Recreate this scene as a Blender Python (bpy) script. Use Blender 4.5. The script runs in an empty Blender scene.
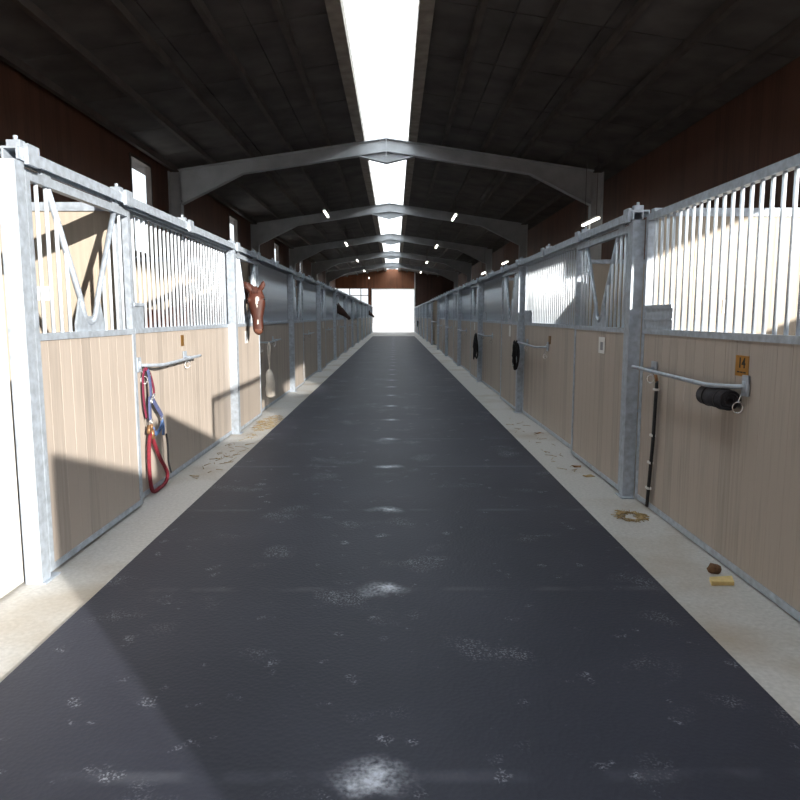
import bpy, bmesh, math, random
from mathutils import Vector, Matrix
random.seed(7)
S = bpy.context.scene
COL = S.collection
PI = math.pi
ORD = ['first', 'second', 'third', 'fourth', 'fifth', 'sixth', 'seventh', 'eighth', 'ninth', 'tenth',
       'eleventh', 'twelfth', 'thirteenth', 'fourteenth', 'fifteenth']

# ------------------------------------------------------------------ materials
def lin(r, g, b):
    f = lambda c: (c / 255 / 12.92) if c / 255 <= .04045 else ((c / 255 + .055) / 1.055) ** 2.4
    return (f(r), f(g), f(b), 1)

def new_mat(name):
    m = bpy.data.materials.new(name)
    m.use_nodes = True
    nt = m.node_tree
    b = nt.nodes['Principled BSDF']
    return m, nt, b

def mat(name, col, rough=.6, metal=0., var=.12, scale=6., stretch=(1, 1, 1), bump=0., bscale=None, emit=None, spec=None):
    """principled material whose colour drifts with object-space noise"""
    m, nt, b = new_mat(name)
    N, L = nt.nodes, nt.links
    tc = N.new('ShaderNodeTexCoord'); mp = N.new('ShaderNodeMapping')
    mp.inputs['Scale'].default_value = stretch
    L.new(tc.outputs['Object'], mp.inputs[0])
    no = N.new('ShaderNodeTexNoise'); no.inputs['Scale'].default_value = scale; no.inputs['Detail'].default_value = 5
    L.new(mp.outputs[0], no.inputs['Vector'])
    ra = N.new('ShaderNodeValToRGB')
    ra.color_ramp.elements[0].position = .3; ra.color_ramp.elements[1].position = .7
    ra.color_ramp.elements[0].color = [c * (1 - var) for c in col[:3]] + [1]
    ra.color_ramp.elements[1].color = [min(1, c * (1 + var)) for c in col[:3]] + [1]
    L.new(no.outputs['Fac'], ra.inputs[0]); L.new(ra.outputs[0], b.inputs['Base Color'])
    b.inputs['Roughness'].default_value = rough; b.inputs['Metallic'].default_value = metal
    if spec is not None: b.inputs['Specular IOR Level'].default_value = spec
    if bump:
        n2 = N.new('ShaderNodeTexNoise'); n2.inputs['Scale'].default_value = bscale or scale * 4
        L.new(mp.outputs[0], n2.inputs['Vector'])
        bp = N.new('ShaderNodeBump'); bp.inputs['Strength'].default_value = bump; bp.inputs['Distance'].default_value = .01
        L.new(n2.outputs['Fac'], bp.inputs['Height']); L.new(bp.outputs[0], b.inputs['Normal'])
    if emit:
        b.inputs['Emission Color'].default_value = emit[:3] + (1,) if len(emit) == 4 else emit
        b.inputs['Emission Strength'].default_value = emit[3]
    return m

def board_mat(name, col, width=.13, axis=1, var=.16, rough=.6):
    """vertical boards: each board its own tone, fine grain along its length"""
    m, nt, b = new_mat(name)
    N, L = nt.nodes, nt.links
    tc = N.new('ShaderNodeTexCoord'); sx = N.new('ShaderNodeSeparateXYZ'); L.new(tc.outputs['Object'], sx.inputs[0])
    dv = N.new('ShaderNodeMath'); dv.operation = 'DIVIDE'; dv.inputs[1].default_value = width; L.new(sx.outputs[axis], dv.inputs[0])
    fl = N.new('ShaderNodeMath'); fl.operation = 'FLOOR'; L.new(dv.outputs[0], fl.inputs[0])
    wn = N.new('ShaderNodeTexWhiteNoise'); wn.noise_dimensions = '1D'; L.new(fl.outputs[0], wn.inputs['W'])
    mp = N.new('ShaderNodeMapping'); mp.inputs['Scale'].default_value = (30, 30, 1.2); L.new(tc.outputs['Object'], mp.inputs[0])
    no = N.new('ShaderNodeTexNoise'); no.inputs['Scale'].default_value = 1.5; no.inputs['Detail'].default_value = 6; L.new(mp.outputs[0], no.inputs[0])
    n2 = N.new('ShaderNodeTexNoise'); n2.inputs['Scale'].default_value = 1.3; n2.inputs['Detail'].default_value = 4; L.new(tc.outputs['Object'], n2.inputs[0])
    a1 = N.new('ShaderNodeMath'); a1.operation = 'MULTIPLY_ADD'; a1.inputs[1].default_value = .35; L.new(wn.outputs['Value'], a1.inputs[0]); L.new(no.outputs['Fac'], a1.inputs[2])
    a2 = N.new('ShaderNodeMath'); a2.operation = 'MULTIPLY_ADD'; a2.inputs[1].default_value = .5; L.new(n2.outputs['Fac'], a2.inputs[0]); L.new(a1.outputs[0], a2.inputs[2])
    ra = N.new('ShaderNodeValToRGB'); ra.color_ramp.elements[0].position = .55; ra.color_ramp.elements[1].position = 1.3 if False else 1.
    ra.color_ramp.elements[0].color = [c * (1 - var) for c in col[:3]] + [1]
    ra.color_ramp.elements[1].color = [c * (1 + var) for c in col[:3]] + [1]
    L.new(a2.outputs[0], ra.inputs[0]); L.new(ra.outputs[0], b.inputs['Base Color'])
    b.inputs['Roughness'].default_value = rough
    return m

M = {}
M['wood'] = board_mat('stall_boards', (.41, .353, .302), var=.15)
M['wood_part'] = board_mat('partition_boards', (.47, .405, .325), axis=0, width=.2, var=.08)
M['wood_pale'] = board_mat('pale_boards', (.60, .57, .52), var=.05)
M['red_wood'] = board_mat('red_brown_boards', (.105, .042, .024), width=.16, var=.3)
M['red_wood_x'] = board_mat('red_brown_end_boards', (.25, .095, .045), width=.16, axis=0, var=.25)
M['shaded_wood_x'] = board_mat('shaded_end_boards', (.07, .035, .025), width=.16, axis=0, var=.3)  # end boards darkened, shade of the right part put into the colour
M['galv'] = mat('galvanised_steel', (.45, .505, .57, 1), rough=.45, metal=.3, var=.2, scale=22, bump=.08)
M['bar'] = mat('galvanised_bar', (.79, .86, .94, 1), rough=.38, metal=.2, var=.1, scale=9)
M['frame'] = mat('painted_portal_steel', (.42, .43, .445, 1), rough=.55, metal=.1, var=.12, scale=3)
M['deck'] = mat('dark_roof_sheet', (.105, .092, .086, 1), rough=.85, var=.35, scale=1.6)
M['purlin'] = mat('dark_purlin_timber', (.10, .082, .072, 1), rough=.8, var=.25, scale=3)
M['curb'] = mat('grey_brown_skylight_curb', (.33, .285, .24, 1), rough=.8, var=.25, scale=5)
M['white'] = mat('white_painted', (.8, .8, .78, 1), rough=.5, var=.04)
M['paper'] = mat('white_paper', (.78, .78, .76, 1), rough=.8, var=.04)
M['print'] = mat('grey_print', (.28, .28, .29, 1), rough=.8, var=.1)
M['black'] = mat('black_fabric', (.018, .018, .02, 1), rough=.85, var=.3, scale=40)
M['charcoal'] = mat('charcoal_fabric', (.035, .035, .042, 1), rough=.9, var=.3, scale=40, bump=.3)
M['gold'] = mat('gold_plate', lin(172, 120, 40), rough=.45, metal=.2, var=.12, scale=20)
M['dull_gold'] = mat('dull_gold_plate', lin(128, 94, 44), rough=.5, metal=.2, var=.15, scale=20)
M['ink'] = mat('black_ink', (.012, .01, .008, 1), rough=.6, var=.1)
M['red'] = mat('burgundy_rope', lin(122, 26, 42), rough=.8, var=.3, scale=60, bump=.3)
M['burg'] = mat('burgundy_webbing', lin(120, 36, 62), rough=.8, var=.25, scale=50)
M['blue'] = mat('blue_webbing', lin(84, 92, 130), rough=.8, var=.25, scale=50)
M['lblue'] = mat('light_blue_webbing', lin(88, 116, 164), rough=.8, var=.2, scale=50)
M['brass'] = mat('brass_clip', lin(150, 112, 78), rough=.4, metal=.5, var=.1)
M['chrome'] = mat('bright_ring', (.8, .8, .8, 1), rough=.25, metal=.8, var=.05)
M['cream'] = mat('cream_cloth', lin(238, 228, 214), rough=.9, var=.14, scale=14, bump=.5, bscale=30)
M['chip'] = mat('pale_yellow_wood', lin(226, 202, 140), rough=.8, var=.1, scale=30)
M['dung'] = mat('brown_dropping', lin(112, 84, 60), rough=.95, var=.3, scale=60, bump=.5)
M['straw'] = mat('straw', lin(168, 146, 104), rough=.9, var=.3, scale=10)
M['leaf'] = mat('dry_leaf', lin(150, 112, 74), rough=.9, var=.25, scale=20)
M['coat1'] = mat('chestnut_coat', lin(70, 28, 10), rough=.62, var=.22, scale=5)
M['coat2'] = mat('dark_bay_coat', lin(62, 36, 28), rough=.5, var=.25, scale=5)
def add_marking(m, white):
    nt = m.node_tree; N, L = nt.nodes, nt.links; b = N['Principled BSDF']
    src = b.inputs['Base Color'].links[0].from_socket
    at = N.new('ShaderNodeAttribute'); at.attribute_name = 'marking'
    mx = N.new('ShaderNodeMix'); mx.data_type = 'RGBA'; L.new(at.outputs['Fac'], mx.inputs['Factor']); L.new(src, mx.inputs['A']); mx.inputs['B'].default_value = white
    L.new(mx.outputs['Result'], b.inputs['Base Color'])
add_marking(M['coat1'], (.74, .68, .62, 1))
M['mane1'] = mat('dark_chestnut_hair', lin(70, 34, 24), rough=.7, var=.3, scale=30)
M['mane2'] = mat('black_hair', lin(22, 17, 16), rough=.7, var=.3, scale=30)
M['eye'] = mat('dark_eye', (.008, .006, .005, 1), rough=.1, var=.05)
M['star'] = mat('white_hair', (.78, .72, .66, 1), rough=.7, var=.06)
M['pink'] = mat('pale_muzzle', lin(98, 58, 42), rough=.6, var=.2, scale=30)
M['lamp'] = mat('lit_diffuser', (.9, .9, .85, 1), rough=.5, var=.01, emit=(1, .95, .84, 7))
M['door_metal'] = mat('dark_door_steel', lin(70, 60, 56), rough=.6, metal=.2)

def concrete(name, col, stain):
    m, nt, b = new_mat(name); N, L = nt.nodes, nt.links
    tc = N.new('ShaderNodeTexCoord')
    n1 = N.new('ShaderNodeTexNoise'); n1.inputs['Scale'].default_value = 1.1; n1.inputs['Detail'].default_value = 6; L.new(tc.outputs['Object'], n1.inputs[0])
    n2 = N.new('ShaderNodeTexNoise'); n2.inputs['Scale'].default_value = 45; n2.inputs['Detail'].default_value = 4; L.new(tc.outputs['Object'], n2.inputs[0])
    r1 = N.new('ShaderNodeValToRGB'); r1.color_ramp.elements[0].position = .5; r1.color_ramp.elements[1].position = .72
    r1.color_ramp.elements[0].color = (0, 0, 0, 1); r1.color_ramp.elements[1].color = (1, 1, 1, 1); L.new(n1.outputs['Fac'], r1.inputs[0])
    r2 = N.new('ShaderNodeValToRGB'); r2.color_ramp.elements[0].position = .25; r2.color_ramp.elements[1].position = .75
    r2.color_ramp.elements[0].color = [c * .85 for c in col] + [1]; r2.color_ramp.elements[1].color = [c * 1.13 for c in col] + [1]; L.new(n2.outputs['Fac'], r2.inputs[0])
    mx = N.new('ShaderNodeMix'); mx.data_type = 'RGBA'; L.new(r2.outputs[0], mx.inputs['A']); mx.inputs['B'].default_value = stain
    ml = N.new('ShaderNodeMath'); ml.operation = 'MULTIPLY'; ml.inputs[1].default_value = .85; L.new(r1.outputs[0], ml.inputs[0]); L.new(ml.outputs[0], mx.inputs['Factor'])
    L.new(mx.outputs['Result'], b.inputs['Base Color']); b.inputs['Roughness'].default_value = .6
    bp = N.new('ShaderNodeBump'); bp.inputs['Strength'].default_value = .25; bp.inputs['Distance'].default_value = .01
    L.new(n2.outputs['Fac'], bp.inputs['Height']); L.new(bp.outputs[0], b.inputs['Normal'])
    return m
M['concrete'] = concrete('concrete_floor', (.55, .54, .515), (.37, .30, .215, 1))
M['yard'] = concrete('yard_concrete', (.5, .49, .46), (.45, .42, .36, 1))

def rubber():
    """black hammered rubber with lime-dust blots along the centre and scattered pale scuffs"""
    m, nt, b = new_mat('rubber_matting'); N, L = nt.nodes, nt.links
    def math_(op, a, c=None, d=None):
        n = N.new('ShaderNodeMath'); n.operation = op
        for i, v in enumerate((a, c, d)):
            if v is None: continue
            if isinstance(v, (int, float)): n.inputs[i].default_value = v
            else: L.new(v, n.inputs[i])
        return n.outputs[0]
    tc = N.new('ShaderNodeTexCoord'); P = tc.outputs['Object']
    sx = N.new('ShaderNodeSeparateXYZ'); L.new(P, sx.inputs[0]); X, Y = sx.outputs[0], sx.outputs[1]
    def noise(scale, detail=4, src=P):
        n = N.new('ShaderNodeTexNoise'); n.inputs['Scale'].default_value = scale; n.inputs['Detail'].default_value = detail
        L.new(src, n.inputs[0]); return n.outputs['Fac']
    def ramp(v, a, c):
        n = N.new('ShaderNodeMapRange'); n.inputs['From Min'].default_value = a; n.inputs['From Max'].default_value = c; n.clamp = True
        n.interpolation_type = 'SMOOTHSTEP'; L.new(v, n.inputs['Value']); return n.outputs[0]
    per = 1.43
    fr = math_('FRACT', math_('DIVIDE', math_('SUBTRACT', Y, 3.34 - per / 2), per))
    dy = math_('MULTIPLY', math_('SUBTRACT', fr, .5), per)
    wob = math_('MULTIPLY', math_('SUBTRACT', noise(5), .5), .22)
    dx = math_('ADD', math_('ADD', X, .055), wob)
    r = math_('SQRT', math_('ADD', math_('POWER', math_('DIVIDE', dx, .165), 2), math_('POWER', math_('DIVIDE', math_('ADD', dy, wob), .12), 2)))
    blot = math_('MULTIPLY', ramp(r, 1., 0.), ramp(noise(60, 5), .2, .85))
    blot = math_('ADD', blot, math_('MULTIPLY', ramp(r, .45, 0.), .45))
    # scuffs
    sc = math_('MULTIPLY', ramp(noise(2.1, 5), .56, .74), ramp(noise(110, 3), .5, .66))
    sc2 = math_('MULTIPLY', ramp(noise(7.5, 3), .63, .75), ramp(noise(100, 4), .48, .64))
    sc = math_('MAXIMUM', math_('MULTIPLY', sc, .45), math_('MULTIPLY', sc2, .45))
    # seam lines between mats, dusted
    sd = math_('ABSOLUTE', math_('SUBTRACT', fr, .5))
    seam = math_('MULTIPLY', ramp(sd, .03, .004), ramp(noise(3.1), .42, .62))
    msk = math_('MINIMUM', math_('ADD', math_('ADD', blot, sc), math_('MULTIPLY', seam, .06)), 1.)
    big = ramp(noise(.9, 4), .3, .75)
    mx0 = N.new('ShaderNodeMix'); mx0.data_type = 'RGBA'; L.new(big, mx0.inputs['Factor'])
    mx0.inputs['A'].default_value = (.023, .026, .041, 1); mx0.inputs['B'].default_value = (.036, .039, .058, 1)
    mx = N.new('ShaderNodeMix'); mx.data_type = 'RGBA'; L.new(msk, mx.inputs['Factor'])
    L.new(mx0.outputs['Result'], mx.inputs['A']); mx.inputs['B'].default_value = (.62, .66, .74, 1)
    L.new(mx.outputs['Result'], b.inputs['Base Color'])
    b.inputs['Roughness'].default_value = .56; b.inputs['Specular IOR Level'].default_value = .35
    vo = N.new('ShaderNodeTexVoronoi'); vo.inputs['Scale'].default_value = 55; L.new(P, vo.inputs['Vector'])
    bp = N.new('ShaderNodeBump'); bp.inputs['Strength'].default_value = .35; bp.inputs['Distance'].default_value = .004
    L.new(vo.outputs['Distance'], bp.inputs['Height']); L.new(bp.outputs[0], b.inputs['Normal'])
    return m
M['rubber'] = rubber()

def skylight_mat():
    m, nt, b = new_mat('translucent_skylight_sheet'); N, L = nt.nodes, nt.links
    N.remove(b); out = N['Material Output']
    t = N.new('ShaderNodeBsdfTranslucent'); t.inputs[0].default_value = (.92, .95, .96, 1)
    tr = N.new('ShaderNodeBsdfTransparent'); tr.inputs[0].default_value = (.9, .96, 1, 1)
    tc = N.new('ShaderNodeTexCoord'); wv = N.new('ShaderNodeTexNoise'); wv.inputs['Scale'].default_value = 2.; L.new(tc.outputs['Object'], wv.inputs[0])
    mr = N.new('ShaderNodeMapRange'); mr.inputs['To Min'].default_value = .12; mr.inputs['To Max'].default_value = .3; L.new(wv.outputs['Fac'], mr.inputs[0])
    mx = N.new('ShaderNodeMixShader'); L.new(mr.outputs[0], mx.inputs[0]); L.new(t.outputs[0], mx.inputs[1]); L.new(tr.outputs[0], mx.inputs[2])
    L.new(mx.outputs[0], out.inputs[0]); return m
M['sky_sheet'] = skylight_mat()

def glass_mat():
    m, nt, b = new_mat('window_glass'); N, L = nt.nodes, nt.links
    N.remove(b); out = N['Material Output']
    tr = N.new('ShaderNodeBsdfTransparent'); tr.inputs[0].default_value = (.93, .96, .98, 1)
    gl = N.new('ShaderNodeBsdfGlossy'); gl.inputs['Roughness'].default_value = .05
    tc = N.new('ShaderNodeTexCoord'); no = N.new('ShaderNodeTexNoise'); no.inputs['Scale'].default_value = 3.; L.new(tc.outputs['Object'], no.inputs[0])
    mr = N.new('ShaderNodeMapRange'); mr.inputs['To Min'].default_value = .04; mr.inputs['To Max'].default_value = .1; L.new(no.outputs['Fac'], mr.inputs[0])
    mx = N.new('ShaderNodeMixShader'); L.new(mr.outputs[0], mx.inputs[0]); L.new(tr.outputs[0], mx.inputs[1]); L.new(gl.outputs[0], mx.inputs[2])
    L.new(mx.outputs[0], out.inputs[0]); return m
M['glass'] = glass_mat()

# ------------------------------------------------------------------ mesh helpers
def BM(): return bmesh.new()

def box(bm, x0, x1, y0, y1, z0, z1):
    x0, x1 = sorted((x0, x1)); y0, y1 = sorted((y0, y1)); z0, z1 = sorted((z0, z1))
    v = [bm.verts.new(p) for p in ((x0, y0, z0), (x1, y0, z0), (x1, y1, z0), (x0, y1, z0), (x0, y0, z1), (x1, y0, z1), (x1, y1, z1), (x0, y1, z1))]
    for f in ((3, 2, 1, 0), (4, 5, 6, 7), (0, 1, 5, 4), (1, 2, 6, 5), (2, 3, 7, 6), (3, 0, 4, 7)):
        bm.faces.new([v[i] for i in f])

def loft(bm, rings, cap=True, closed=False):
    R = [[bm.verts.new(p) for p in r] for r in rings]
    n = len(R[0]); fs = []
    pairs = list(zip(R[:-1], R[1:]))
    if closed: pairs.append((R[-1], R[0]))
    for a, b in pairs:
        for i in range(n):
            f = bm.faces.new((a[i], a[(i + 1) % n], b[(i + 1) % n], b[i])); f.smooth = True; fs.append(f)
    if cap and not closed:
        fs.append(bm.faces.new(list(reversed(R[0])))); fs.append(bm.faces.new(R[-1]))
    return fs

def smooth_path(pts, sub=4):
    P = [Vector(p) for p in pts]
    if len(P) < 3: return P
    out = []
    for i in range(len(P) - 1):
        p0 = P[max(i - 1, 0)]; p1 = P[i]; p2 = P[i + 1]; p3 = P[min(i + 2, len(P) - 1)]
        for k in range(sub):
            t = k / sub
            out.append(.5 * ((2 * p1) + (p2 - p0) * t + (2 * p0 - 5 * p1 + 4 * p2 - p3) * t * t + (3 * p1 - p0 - 3 * p2 + p3) * t ** 3))
    out.append(P[-1]); return out

def tube(bm, pts, r, seg=8, r2=None, closed=False, up=None):
    """swept tube; r may be a number or a list; r2 gives a flat (strap) section"""
    P = [Vector(p) for p in pts]; n = len(P)
    rings = []; prev = Vector(up) if up else None
    for i in range(n):
        if closed: t = P[(i + 1) % n] - P[i - 1]
        else: t = P[min(i + 1, n - 1)] - P[max(i - 1, 0)]
        t.normalize()
        if prev is None:
            a = Vector((0, 0, 1)) if abs(t.z) < .9 else Vector((1, 0, 0))
        else: a = prev
        s = t.cross(a)
        if s.length < 1e-4: s = t.cross(Vector((.3, .9, .2)))
        s.normalize(); u = s.cross(t).normalized()
        prev = u if not up else Vector(up)
        ra = r[i] if isinstance(r, (list, tuple)) else r
        rb = ra if r2 is None else (r2[i] if isinstance(r2, (list, tuple)) else r2)
        rings.append([P[i] + s * (ra * math.cos(2 * PI * k / seg)) + u * (rb * math.sin(2 * PI * k / seg)) for k in range(seg)])
    loft(bm, rings, closed=closed)

def prism_y(bm, poly, y0, y1):
    a = [bm.verts.new((x, y0, z)) for x, z in poly]; b = [bm.verts.new((x, y1, z)) for x, z in poly]
    n = len(poly)
    bm.faces.new(a); bm.faces.new(list(reversed(b)))
    for i in range(n): bm.faces.new((a[i], b[i], b[(i + 1) % n], a[(i + 1) % n]))

def link(o, parent=None):
    COL.objects.link(o)
    if parent: o.parent = parent
    return o

def obj(name, bm, m, parent=None, loc=None, bevel=0):
    me = bpy.data.meshes.new(name)
    bmesh.ops.recalc_face_normals(bm, faces=bm.faces)
    if bevel: bmesh.ops.bevel(bm, geom=list(bm.edges), offset=bevel, segments=2, affect='EDGES', profile=.7)
    bm.to_mesh(me); bm.free()
    for x in (m if isinstance(m, list) else [m]): me.materials.append(x)
    o = bpy.data.objects.new(name, me)
    if loc: o.location = loc
    return link(o, parent)

def tag(o, label, cat, group=None, kind=None):
    o['label'] = label
    if cat: o['category'] = cat
    if group: o['group'] = group
    if kind: o['kind'] = kind
    return o

def thing(name, label, cat, loc=(0, 0, 0), group=None):
    o = bpy.data.objects.new(name, None); o.location = loc; o.empty_display_size = .1
    link(o); return tag(o, label, cat, group)

def struct(name, bm, m, label=None, parent=None):
    o = obj(name, bm, m, parent)
    if not parent:
        o['kind'] = 'structure'; o['category'] = name.split('_')[0]
        if label: o['label'] = label
    return o

def copy_tree(o, parent=None):
    c = o.copy(); COL.objects.link(c)
    if parent: c.parent = parent
    for ch in list(o.children): copy_tree(ch, c)
    return c

def boards(bm, u0, u1, z0, z1, d0, d1, wd=.13, axis='y', g=.0018):
    """tongue and groove boards: vertical V grooves on both faces. u along axis, d is the depth"""
    us = [u0]; k = math.floor(u0 / wd) + 1
    while k * wd < u1 - .02:
        if k * wd > u0 + .02: us.append(k * wd)
        k += 1
    us.append(u1)
    front = [(u0, d1)]
    for u in us[1:-1]: front += [(u - g, d1), (u, d1 - g * math.copysign(1, d1 - d0)), (u + g, d1)]
    front.append((u1, d1))
    back = [(u1, d0)]
    for u in reversed(us[1:-1]): back += [(u + g, d0), (u, d0 + g * math.copysign(1, d1 - d0)), (u - g, d0)]
    back.append((u0, d0))
    prof = front + back
    mk = (lambda u, d, z: (d, u, z)) if axis == 'y' else (lambda u, d, z: (u, d, z))
    a = [bm.verts.new(mk(u, d, z0)) for u, d in prof]; b = [bm.verts.new(mk(u, d, z1)) for u, d in prof]
    n = len(prof)
    bm.faces.new(a); bm.faces.new(list(reversed(b)))
    for i in range(n): bm.faces.new((a[i], b[i], b[(i + 1) % n], a[(i + 1) % n]))

# ------------------------------------------------------------------ dimensions
WL, WR = 1.94, 1.86            # distance of the fixed stall fronts from the camera line
A0, AP, AN = 3.52, 4.56, 12    # left posts
P0, PP, PN = 5.17, 4.66, 12   # right posts
XW = 5.25                      # outer walls
YE = 61.5                      # far end wall
YB = -1.3                      # open near end
TD = {-1: 0., 1: -.055}          # the right row's top rail sits a little lower
SZ0, SZ1 = 1.27, 1.308         # galvanised strip between boards and bars
APEX, SLOPE = 5.56, .148
XC = -.18                       # the ridge lies a little left of the camera line
YR = .1                         # the outer strip of the right roof slope starts here
YW = -3.2                       # added wall behind the camera, open on its right for the sun
roofz = lambda x: APEX - SLOPE * abs(x)
ELS, ERS = {}, {}
X = lambda s, lx: -(WL - lx) if s < 0 else (WR - lx)

# ------------------------------------------------------------------ setting
bm = BM(); box(bm, -XW - .15, XW + .15, YW - .3, YE + .2, -.15, 0); struct('floor', bm, M['concrete'], 'pale grey concrete floor of the stable aisle')
bm = BM(); box(bm, -90, 90, -70, 160, -.3, -.16); struct('ground', bm, M['yard'], 'pale concrete yard outside the stable')
o = bpy.data.objects['ground']; o['category'] = 'ground'
bm = BM(); box(bm, -1.505, 1.385, -1.0, 47.5, 0, .012); o = obj('rubber_mat', bm, M['rubber'])
tag(o, 'long black rubber matting with white dust blots running down the aisle', 'mat')

# ceiling: two slopes with joints, purlins as children
for s, nm in ((-1, 'ceiling_left'), (1, 'ceiling_right')):
    bm = BM()
    y = YW if s < 0 else YR - 3.7
    while y < YE + .3:
        y1 = min(y + 1.85, YE + .35)
        xs = [.58, 1.75, 2.9, 4.1, XW + .5]
        for a, b in zip(xs[:-1], xs[1:]):
            if s > 0 and y < YR - .01 and a > 1.8: continue  # unseen near roof shaped for light: covered inside, left open outside for sun
            za, zb = roofz(a), roofz(b); g = .012
            a2, b2 = a + g, b - g
            za2, zb2 = roofz(a2), roofz(b2)
            pts = [(s * a2, y + g, za2), (s * b2, y + g, zb2), (s * b2, y1 - g, zb2), (s * a2, y1 - g, za2)]
            lo = [bm.verts.new(p) for p in pts]; hi = [bm.verts.new((p[0], p[1], p[2] + .03)) for p in pts]
            bm.faces.new(lo); bm.faces.new(list(reversed(hi)))
            for i in range(4): bm.faces.new((lo[i], hi[i], hi[(i + 1) % 4], lo[(i + 1) % 4]))
        y = y1
    # sheet above the joints
    for xo, ya, yb in (((XW + .5, YW, YE + .35),) if s < 0 else ((2.9, YW, YR), (XW + .5, YR, YE + .35))):
        pr = [(s * .58, roofz(.58) + .028), (s * xo, roofz(xo) + .028), (s * xo, roofz(xo) + .09), (s * .58, roofz(.58) + .09)]
        prism_y(bm, pr, ya, yb)
    c = struct('ceiling' if s < 0 else 'ceiling.001', bm, M['deck'], 'dark roof slope on the %s side of the skylight' % ('left' if s < 0 else 'right'))
    for k, x in enumerate((1.3, 2.2, 3.1, 4.0, 4.9)):
        bm = BM(); z = roofz(x); prism_y(bm, [(s * (x - .04), z - .12), (s * (x + .04), z - .12), (s * (x + .04), z - .003 - .01), (s * (x - .04), z - .003)], YR, YE - .01)
        obj('purlin', bm, M['purlin'], c)
    bm = BM(); prism_y(bm, [(s * .5, roofz(.5) - .13), (s * .70, roofz(.70) - .10), (s * .70, roofz(.70) - .005), (s * .578, roofz(.58) - .005), (s * .578, roofz(.58) + .11), (s * .5, roofz(.5) + .11)], YW, YE + .3)
    obj('skylight_curb', bm, M['curb'], c)
bm = BM()
prism_y(bm, [(-.57, roofz(.57) + .115), (0, APEX + .12), (.57, roofz(.57) + .115), (.57, roofz(.57) + .125), (0, APEX + .13), (-.57, roofz(.57) + .125)], YW, YE + .3)
struct('window_1', bm, M['sky_sheet'], 'long translucent skylight along the roof ridge')
for o in list(bpy.data.objects):
    if o.name.startswith('ceiling') or o.name == 'window_1': o.location.x = XC

# left outer wall with tall narrow windows
wins = [14.0 + 8.1 * n for n in range(6)]
bm = BM(); ys = YW
Z0, Z1 = 2.35, 4.62
for w in wins:
    box(bm, -XW - .12, -XW, ys, w, 0, roofz(XW + XC) - .02)
    box(bm, -XW - .12, -XW, w, w + 1.2, 0, Z0); box(bm, -XW - .12, -XW, w, w + 1.2, Z1, roofz(XW + XC) - .02); ys = w + 1.2
box(bm, -XW - .12, -XW, ys, YE, 0, roofz(XW + XC) - .02)
wl = struct('wall_left', bm, M['red_wood'], 'dark red-brown boarded outer wall behind the left stalls')
bm = BM()
for z in (2.6, 3.6):
    box(bm, -XW, -XW + .06, YB, YE, z, z + .1)
obj('girt', bm, M['purlin'], wl)
for i, w in enumerate(wins):
    bm = BM()
    for a, b, c, d in ((w, w + .06, Z0, Z1), (w + 1.14, w + 1.2, Z0, Z1), (w + .06, w + 1.14, Z0, Z0 + .06), (w + .06, w + 1.14, Z1 - .06, Z1), (w + .06, w + 1.14, 3.58, 3.66)):
        box(bm, -XW - .1, -XW + .02, a, b, c, d)
    wo = struct('window_%d' % (i + 2), bm, M['purlin'], 'tall narrow window in the left outer wall, %s from the camera' % ORD[i])
    bm = BM(); box(bm, -XW - .055, -XW - .045, w + .05, w + 1.15, Z0 + .05, Z1 - .05); obj('pane', bm, M['glass'], wo)
bm = BM(); box(bm, XW, XW + .12, YR, 5.4, 0, 2.3); box(bm, XW, XW + .12, YR, 3.0, 3.27, roofz(XW - XC) - .02); box(bm, XW, XW + .12, 3.0, 5.4, 3.45, roofz(XW - XC) - .02); box(bm, XW, XW + .12, 5.4, YE, 0, roofz(XW - XC) - .02)  # unseen gap in the near part, its heights shaped to admit and cut sun
struct('wall_right', bm, M['red_wood'], 'dark boarded outer wall behind the right stalls')
# far end wall
bm = BM()
def gable(x0, x1, z0, y0, y1, b=bm):
    xs = [x0] + ([XC] if x0 < 0 < x1 else []) + [x1]
    prism_y(b, [(x0, z0)] + [(x1, z0)] + [(x, roofz(x - XC) + .02) for x in reversed(xs)], y0, y1)
gable(-XW - .1, 1.78, 3.88, YE, YE + .2)
box(bm, -2.02, 1.78, YE, YE + .2, 3.8, 3.88); box(bm, -2.3, -2.02, YE, YE + .2, 0, 3.88); box(bm, -XW - .1, -2.3, YE, YE + .2, 0, 1.1)
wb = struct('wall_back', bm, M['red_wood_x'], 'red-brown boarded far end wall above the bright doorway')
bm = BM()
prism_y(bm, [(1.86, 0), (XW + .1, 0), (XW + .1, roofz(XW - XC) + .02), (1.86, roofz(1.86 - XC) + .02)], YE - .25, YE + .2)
struct('wall_back.001', bm, M['shaded_wood_x'], 'shaded boarded part of the far end wall right of the doorway')
bm = BM(); box(bm, 1.76, 1.87, YE - .3, YE + .2, 0, roofz(2.0) - .02); struct('trim_1', bm, M['white'], 'pale corner post right of the far doorway')
bm = BM(); box(bm, -2.02, 1.76, YE - .06, YE - .005, 3.74, 3.84); box(bm, -2.08, -2.0, YE - .06, YE - .005, 0, 3.84)
struct('door_1', bm, M['white'], 'pale frame of the bright far doorway')
bm = BM()
for a, b, c, d in ((-5.2, -5.12, 1.1, 3.88), (-4.04, -3.97, 1.1, 3.88), (-3.04, -2.97, 1.1, 3.88), (-2.36, -2.3, 1.1, 3.88), (-5.12, -2.36, 3.2, 3.26), (-5.12, -2.36, 1.1, 1.16), (-5.12, -2.36, 3.82, 3.88)):
    box(bm, a, b, YE + .05, YE + .12, c, d)
we = struct('window_8', bm, M['purlin'], 'wide window with dark mullions left of the far doorway')
bm = BM(); box(bm, -5.15, -2.33, YE + .08, YE + .09, 1.13, 3.85); obj('pane', bm, M['glass'], we)
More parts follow.
